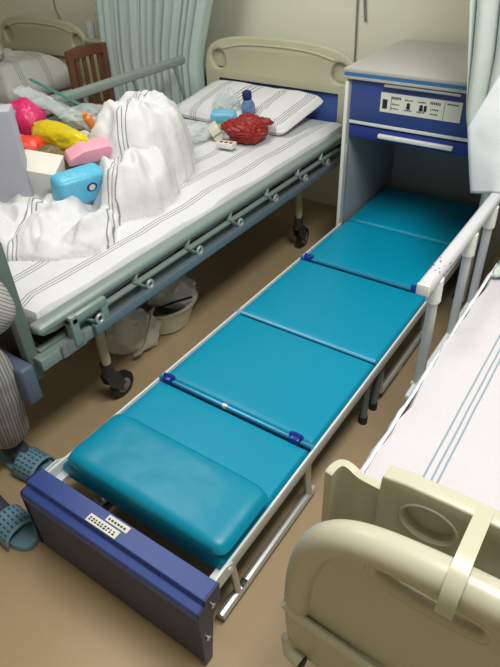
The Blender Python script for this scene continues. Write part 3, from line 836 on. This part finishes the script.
# frayed sheet edge hanging at the side
def fray(u, v):
    y = .20+1.15*u
    return (.857-.018*v**.6-.012*abs(noise.noise((y*9, v*2, 1)))*2*v, y, .586-.070*v**1.5-.03*v*(noise.noise((y*11, 0, 4))))
o2 = obj('sheet_edge', grid(90, 5, fray, lambda u, v: (.5, v)), M['cloth'], RB, angle=180, label='rumpled white edge of the sheet'); solid(o2, .003)
bm = B(.872, .90, .17, 2.30, .395, .455, .005); box(bm, 1.75, 1.78, .17, 2.30, .395, .455, .005); box(bm, .87, 1.76, .17, .21, .395, .455, .004); box(bm, .87, 1.76, 2.26, 2.30, .395, .455, .004)
obj('frame', bm, M['cream'], RB)
obj('deck', B(.88, 1.75, .21, 2.26, .44, .458), M['dark'], RB)
for x in (.95, 1.68):
    for y in (.5, 2.0): caster(RB, x, y, zt=.40)
# raised rail
rr = obj('side_rail', B(.752, .792, .790, 1.475, .738, .776, .013, 3), M['rightrail'], RB, label='raised white side rail with scuffed end')
bm = B(.754, .790, .782, .792, .740, .774, .003); obj('end_cap', bm, M['whiteplas'], rr)
bm = nb()
for k in range(11):
    yy = .86+R.random()*.10; xx = .752+R.random()*.038
    box(bm, xx, xx+.002+.003*R.random(), yy, yy+.004, .7755, .7768)
for k in range(10):
    zz = .74+.03*R.random(); yy = .85+.12*R.random(); box(bm, .7916, .7928, yy, yy+.006, zz, zz+.004)
obj('scuffs', bm, M['scuff'], rr, smooth=False)
for yy in (.885, 1.20, 1.43):
    p = obj('rail_post', tube(nb(), [(.776, yy, .742), (.778, yy+.010, .60), (.780, yy+.012, .30)], .0150, 12), M['rightrail'], rr)
    obj('collar', tube(nb(), [(.776, yy, .742), (.777, yy+.006, .665)], .0215, 12), M['whiteplas'], p)
obj('lower_rail', B(.764, .796, .82, 1.50, .300, .340, .006), M['rightrail'], rr)
obj('rail_bracket', B(.79, .88, .89, .93, .36, .39, .004), M['dark'], rr)
k = lathe(nb(), [(.006, .755), (.014, .755), (.014, .764), (.006, .764)], (0, .905, .32), 14, 'x')
obj('rail_knob', k, M['alu'], rr)
headboard(RB, .85, 1.78, 2.33, .985, M['creamold'], M['hbblue'], .36)

# footboard
c = 1.31
def mir(pts): return pts+[(2*c-x, z) for x, z in pts[::-1]]
outer = chaikin(mir([(.885, .30), (.858, .46), (.875, .64), (.935, .77), (1.06, .805), (1.2, .815)]), 3)
slot1 = [(x, z) for x, z in ellipse(1.088, .728, .098, .026, 28, -.03, .6)]
slot2 = [(x, z) for x, z in ellipse(2*c-1.088, .728, .098, .026, 28, .03, .6)]
fbd = obj('footboard', plate([outer, slot1, slot2], .036, .012, .0), M['cream'], RB, label='big moulded cream plastic footboard')
rim = chaikin(mir([(.858, .47), (.862, .60), (.893, .72), (.96, .778), (1.08, .797), (1.22, .802)]), 3, False)
obj('rim', tube(nb(), [(x, -.004, z) for x, z in rim], .032, 20), M['cream'], fbd, label='thick rounded rim of the footboard')
for s in (1, -1):
    cx = c+s*(1.085-c)*1
    ring = ellipse(1.088 if s > 0 else 2*c-1.088, .726, .102, .031, 32, -.03*s, .6)
    obj('slot_rim', tube(nb(), [(x, -.012, z) for x, z in ring], .008, 10, closed=True), M['cream'], fbd)
led = chaikin(mir([(.838, .492), (.86, .468), (.93, .460), (1.0, .454), (1.08, .444), (1.2, .437)]), 2, False)
obj('ledge', tube(nb(), [(x, -.030, z) for x, z in led], .011, 10), M['cream'], fbd)
sk = chaikin(mir([(.868, .30), (.850, .36), (.846, .46), (.9, .452), (1.08, .442), (1.2, .437)]), 1)
obj('skirt', plate([sk], .05, .012, -.005), M['cream'], fbd)
obj('corner_buffer', tube(nb(), [(.845, -.02, .34), (.858, -.035, .315), (.888, -.04, .31)], .018, 12), M['cream'], fbd)
obj('buffer_end', tube(nb(), [(.887, -.04, .31), (.895, -.04, .31)], .0165, 12), M['black'], fbd)
for s in (.93, 1.69):
    obj('foot_strut', B(s-.02, s+.02, .015, .18, .40, .44, .004), M['cream'], fbd)
    obj('strut_plate', B(s-.03, s+.03, .012, .024, .30, .60, .004), M['cream'], fbd)

# stored overbed board hooked between footboard and mattress
OB = thing('overbed_board', 'cream plastic meal board stored upright between footboard and mattress', 'board', (1.31, .13, .455))
mainp = chaikin(mir([(.952, .47), (.950, .60), (.950, .785), (.954, .805), (1.1, .808)]), 1)
mb = obj('board', plate([mainp, ellipse(1.040, .735, .050, .042, 28), ellipse(2*c-1.040, .735, .050, .042, 28)], .034, .005, .130), M['cream'], OB)
for cx in (1.040, 2*c-1.040):
    obj('recess_back', lathe(nb(), [(.054, .132), (.054, .144)], (cx, 0, .735), 28, 'y', 1, .85), M['cream'], mb)
    rg = ellipse(cx, .735, .051, .043, 28)
    obj('recess_ring', tube(nb(), [(x, .113, z) for x, z in rg], .003, 8, closed=True), M['cream'], mb)
for s in (1, -1):
    def mx(x): return x if s > 0 else 2*c-x
    # wing seen from above: a curling plate
    path = [(.848, .108), (.851, .128), (.860, .144), (.880, .144), (.894, .139), (.905, .136), (.930, .135), (.952, .134)]
    path = chaikin(path, 2, False)
    bm = nb(); n = len(path); rows = []
    for i, (x, yv) in enumerate(path):
        t = i/(n-1); zt = .750+.006*math.sin(PI*min(1, t*2))
        d = V(path[min(n-1, i+1)])-V(path[max(0, i-1)]); d.normalize(); nn = V((-d.y, d.x))*.008
        a = (mx(x+nn.x), yv+nn.y); b2 = (mx(x-nn.x), yv-nn.y)
        rows.append([bm.verts.new((a[0], a[1], .47)), bm.verts.new((a[0], a[1], zt)), bm.verts.new((b2[0], b2[1], zt)), bm.verts.new((b2[0], b2[1], .47))])
    for r0, r1 in zip(rows, rows[1:]):
        for k in range(4): bm.faces.new((r0[k], r0[(k+1) % 4], r1[(k+1) % 4], r1[k]))
    bm.faces.new(rows[0]); bm.faces.new(rows[-1][::-1])
    bmesh.ops.bevel(bm, geom=[e for e in bm.edges if all(v.co.z > .6 for v in e.verts) and len(e.link_faces) == 2], offset=.002, segments=1, affect='EDGES') if False else None
    obj('wing', bm, M['cream'], OB)
hk = [(1.085, .135, .814), (1.088, .09, .830), (1.090, .02, .850), (1.091, -.02, .848), (1.092, -.046, .825), (1.092, -.050, .785)]
bm = nb()
rows = []
hp = chaikin([(p[1], p[2]) for p in hk], 2, False)
for i, (yy, zz) in enumerate(hp):
    d = V(hp[min(len(hp)-1, i+1)])-V(hp[max(0, i-1)]); d.normalize(); nn = V((-d.y, d.x))*.006
    rows.append([bm.verts.new((1.104, yy-nn.x, zz-nn.y)), bm.verts.new((1.130, yy-nn.x, zz-nn.y)), bm.verts.new((1.130, yy+nn.x, zz+nn.y)), bm.verts.new((1.104, yy+nn.x, zz+nn.y))])
for r0, r1 in zip(rows, rows[1:]):
    for k in range(4): bm.faces.new((r0[k], r0[(k+1) % 4], r1[(k+1) % 4], r1[k]))
bm.faces.new(rows[0]); bm.faces.new(rows[-1][::-1])
obj('hook', bm, M['cream'], OB, label='cream strap hook over the footboard rim')

# small rumpled cloth at the mattress side, right bed
def rc(u, v):
    x = .865+.16*u; yy = 1.20+.20*v
    return (x, yy, .615+.045*math.sin(PI*min(1, max(0, v)))*math.sin(PI*u)**.5+.012*ridge(x, yy, 2, 20))
o = obj('blanket_corner', grid(24, 24, rc, lambda u, v: (u*.2+v*.1, v)), M['greycloth'], angle=180); solid(o, .006)
tag(o, 'small roll of green and white striped cloth on the edge of the near bed', 'cloth'); origin(o, (.94, 1.3, .61))

# ------------------------------------------------------------------ person seated at the left edge
def skin(name, verts, edges, radii, m, parent, sub=2, root=0):
    me = bpy.data.meshes.new(name); me.from_pydata(verts, edges, []); me.update()
    o = bpy.data.objects.new(name, me); C.objects.link(o)
    sk = o.modifiers.new('skin', 'SKIN'); sk.use_smooth_shade = True
    for i, r in enumerate(radii):
        d = me.skin_vertices[0].data[i]; d.radius = r if isinstance(r, tuple) else (r, r)
        d.use_root = (i == root)
    s = o.modifiers.new('sub', 'SUBSURF'); s.levels = sub; s.render_levels = sub
    dg = bpy.context.evaluated_depsgraph_get(); dg.update()
    nm = bpy.data.meshes.new_from_object(o.evaluated_get(dg)); bpy.data.objects.remove(o)
    bm = nb(); bm.from_mesh(nm); bpy.data.meshes.remove(nm)
    return bm
def chain(lst, connect=None, V0=None, E0=None, R0=None):
    pass
PS = thing('person', 'seated person in grey striped pyjamas and blue-grey slippers, cut off by the left edge', 'person', (-.62, .03, 0))
bv = [(-.64, -.05, .50), (-.65, -.05, .64), (-.64, -.05, .82), (-.62, -.05, .96), (-.60, -.05, 1.06), (-.585, -.05, 1.12)]
br = [.11, .11, .12, .115, .055, .05]
be = [(i, i+1) for i in range(5)]
def ext(base, pts, rs):
    last = base
    for p, r in zip(pts, rs):
        bv.append(p); br.append(r); be.append((last, len(bv)-1)); last = len(bv)-1
    return last
bv_head = ext(5, [(-.57, -.05, 1.19), (-.565, -.05, 1.27)], [.085, .075])
Lk = ext(0, [(-.60, .06, .51), (-.42, .07, .52), (-.245, .075, .53), (-.32, .095, .30), (-.385, .11, .09)], [.085, .075, .058, .05, .036])
Rk = ext(0, [(-.60, -.13, .51), (-.46, -.13, .52), (-.33, -.125, .52), (-.30, -.105, .30), (-.26, -.085, .09)], [.085, .075, .058, .05, .036])
ext(Lk, [(-.335, .112, .050), (-.275, .118, .040)], [.028, .022]); ext(Rk, [(-.21, -.085, .050), (-.15, -.085, .040)], [.028, .022])
La = ext(3, [(-.62, .09, .96), (-.46, .09, .87), (-.24, .06, .79)], [.055, .042, .032])
Ra = ext(3, [(-.62, -.22, .96), (-.60, -.28, .74), (-.42, -.20, .66)], [.055, .042, .032])
ext(La, [(-.22, .03, .755)], [(.034, .02)]); ext(Ra, [(-.38, -.17, .64)], [(.034, .02)])
body = skin('body', bv, be, br, M['skin'], PS)
def fingers(bm, w, d, side):
    w = V(w); d = V(d).normalized(); s = d.cross(V((0, 0, 1))).normalized()*side
    for k, ln in enumerate((.066, .075, .070, .055)):
        b0 = w+s*(.026-.0175*k)*1.0
        pts = [b0, b0+d*ln*.45+V((0, 0, .006)), b0+d*ln*.8-V((0, 0, .008)), b0+d*ln*.95-V((0, 0, .026))]
        tube(bm, pts, [.0085, .008, .0072, .006], 8)
    b0 = w+s*.03-d*.035
    tube(bm, [b0, b0+s*.022+d*.02, b0+s*.026+d*.048], [.011, .010, .008], 8)
    tube(bm, [w-d*.06, w-d*.03, w+d*.004], [.026, .034, .032], 12, flat=.5)
fingers(body, (-.225, .02, .735), (-.3, -.8, -.1), 1)
fingers(body, (-.345, -.13, .635), (.6, .4, -.1), -1)
# face: nose, ears
tube(body, [(-.49, -.05, 1.275), (-.468, -.05, 1.245), (-.478, -.05, 1.235)], [.010, .014, .010], 8)
for s in (-1, 1): tube(body, [(-.565, -.05+s*.078, 1.27), (-.575, -.05+s*.088, 1.245), (-.567, -.05+s*.08, 1.22)], [.010, .014, .008], 8, flat=.6)
bd = obj('body', body, M['skin'], PS, angle=180)
for s in (-1, 1):
    obj('eye', lathe(nb(), [(.002, -.008), (.010, 0), (.002, .008)], (-.492, -.05+s*.032, 1.272), 12, 'x'), M['ink'], bd)
obj('mouth', tube(nb(), [(-.490, -.072, 1.205), (-.484, -.05, 1.203), (-.490, -.028, 1.205)], .005, 8), mat('lips', (160, 90, 86), .5), bd)
for nm, pp in (('left', [(-.385, .110, .14), (-.382, .110, .075), (-.34, .112, .055), (-.27, .118, .040)]), ('right', [(-.262, -.085, .14), (-.258, -.085, .075), (-.21, -.085, .055), (-.14, -.085, .040)])):
    pc = chaikin(pp, 2, False); nn = len(pc)
    obj('sock', tube(nb(), pc, [.043-.011*i/(nn-1) for i in range(nn)], 14), M['sock'], PS)
def hairf(u, v):
    a = 2*PI*u; b = PI*v*.62
    r = .094+.004*noise.noise((a*3, b*3, 1))
    p = V((math.sin(b)*math.cos(a)*r*1.05, math.sin(b)*math.sin(a)*r*.95, math.cos(b)*r*1.1))
    p = Matrix.Rotation(-.45, 3, 'Y') @ p
    return p+V((-.575, -.05, 1.262))
obj('hair', grid(32, 16, hairf), M['hair'], PS, angle=180)
def garment(verts, edges, radii, name, uvf, lab=None):
    bm = skin(name, verts, edges, radii, None, PS, 3)
    L = bm.loops.layers.uv.verify()
    for f in bm.faces:
        for l in f.loops: l[L].uv = uvf(l.vert.co)
    for v in bm.verts:
        n = fbm(v.co.x+v.co.y, v.co.z, 2, 9)
        v.co += v.normal*.006*n
    return obj(name, bm, M['pyjama'], PS, angle=180, label=lab)
tv = [(-.64, -.05, .52), (-.60, .06, .53), (-.42, .07, .535), (-.225, .070, .53), (-.265, .080, .44), (-.33, .095, .24), (-.39, .11, .115),
      (-.60, -.13, .53), (-.46, -.13, .535), (-.33, -.125, .52), (-.31, -.11, .38), (-.30, -.10, .16)]
te = [(0, 1), (1, 2), (2, 3), (3, 4), (4, 5), (5, 6), (0, 7), (7, 8), (8, 9), (9, 10), (10, 11)]
tr = [.125, .10, .09, .072, .074, .076, .080, .10, .09, .075, .072, .074]
garment(tv, te, tr, 'trousers', lambda c: ((c.y*1.0+.35*c.x), c.z))
sv = [(-.64, -.05, .56), (-.65, -.05, .66), (-.64, -.05, .82), (-.625, -.05, .96), (-.61, -.05, 1.04), (-.62, .08, .965), (-.48, .085, .90), (-.30, .078, .89), (-.14, .072, .83), (-.045, .066, .75),
      (-.62, -.22, .96), (-.60, -.28, .74), (-.43, -.20, .665)]
se = [(0, 1), (1, 2), (2, 3), (3, 4), (3, 5), (5, 6), (6, 7), (7, 8), (8, 9), (3, 10), (10, 11), (11, 12)]
srr = [.135, .13, .14, .13, .06, .072, .070, .072, .070, .062, .072, .068, .06]
garment(sv, se, srr, 'pyjama_shirt', lambda c: (c.y*.9+c.z*.9, c.x))
def slipper(cx, cy, ang, lab):
    m = Matrix.Translation((cx, cy, 0)) @ Matrix.Rotation(ang, 4, 'Z')
    out = []
    for k in range(40):
        t = 2*PI*k/40; x = .13*math.cos(t); w = .046+.008*math.cos(t)
        out.append((x, w*math.copysign(abs(math.sin(t))**.8, math.sin(t))))
    bm = prism(nb(), out, 'xy', .003, .026, .005)
    bmesh.ops.transform(bm, matrix=m, verts=bm.verts)
    s = obj('slipper', bm, M['slipper'], PS, label=lab)
    def f(u, v):
        a = PI*(u); x = -.005+.085*v
        w = .055; h = .068-.016*v
        return m @ V((x, -w*math.cos(a), .016+h*math.sin(a)**.75))
    st = obj('strap', grid(30, 12, f), M['slipper'], s, angle=180); solid(st, .006)
    bm = nb()
    for i in range(9):
        for j in range(4):
            u = .14+.09*i; v = .14+.22*j
            p = f(u, v); q = f(u+.01, v); r_ = f(u, v+.01)
            n = (q-p).cross(r_-p).normalized()
            if n.z < 0: n = -n
            e1 = (q-p).normalized(); e2 = n.cross(e1)
            vs = [bm.verts.new(p+n*.0036+e1*a+e2*b) for a, b in ((-.003, -.006), (.003, -.006), (.003, .006), (-.003, .006))]
            bm.faces.new(vs)
    obj('perforations', bm, M['slipperdark'], s, smooth=False)
slipper(-.320, .108, .12, 'blue-grey slipper worn on the foot nearer the bed')
slipper(-.170, -.085, -.05, 'blue-grey slipper beside the blue cot panel')
stl = thing('stool', 'low stool under the seated person at the left edge', 'stool', (-.68, .03, 0))
obj('seat', lathe(nb(), [(.15, .36), (.165, .37), (.165, .39), (.15, .40)], (-.70, -.05, 0), 28), M['dark'], stl)
for sx in (-.11, .11):
    for sy in (-.11, .11):
        obj('leg', tube(nb(), [(-.70+sx*.8, -.05+sy*.8, .365), (-.70+sx, -.05+sy, .002)], .011, 8), M['alu'], stl)

# ------------------------------------------------------------------ lights
def lamp(x, y, sx, sy, power, lab, col=(1, .985, .94)):
    t = thing('ceiling_light', lab, 'ceiling light', (x, y, 2.76))
    obj('housing', B(x-sx/2, x+sx/2, y-sy/2, y+sy/2, 2.765, 2.80, .004), M['white'], t)
    l = bpy.data.lights.new('lamp', 'AREA'); l.shape = 'RECTANGLE'; l.size = sx; l.size_y = sy; l.energy = power; l.color = col
    o = bpy.data.objects.new('lamp', l); C.objects.link(o); o.location = (0, 0, -.005); o.parent = t
lamp(1.15, .45, .5, 1.2, 50, 'ceiling light panel above the near bed')
lamp(-.9, 1.0, .5, 1.2, 22, 'ceiling light panel above the striped bed')
w = bpy.data.worlds.new('world'); bpy.context.scene.world = w; w.use_nodes = True
w.node_tree.nodes['Background'].inputs[0].default_value = (.9, .95, 1, 1); w.node_tree.nodes['Background'].inputs[1].default_value = .2

s = bpy.context.scene
s.view_settings.view_transform = 'Standard'; s.view_settings.look = 'None'; s.view_settings.gamma = 1
s.view_settings.exposure = 0.15; s.view_settings.use_curve_mapping = False
s.cycles.use_denoising = True
s.cycles.max_bounces = 8
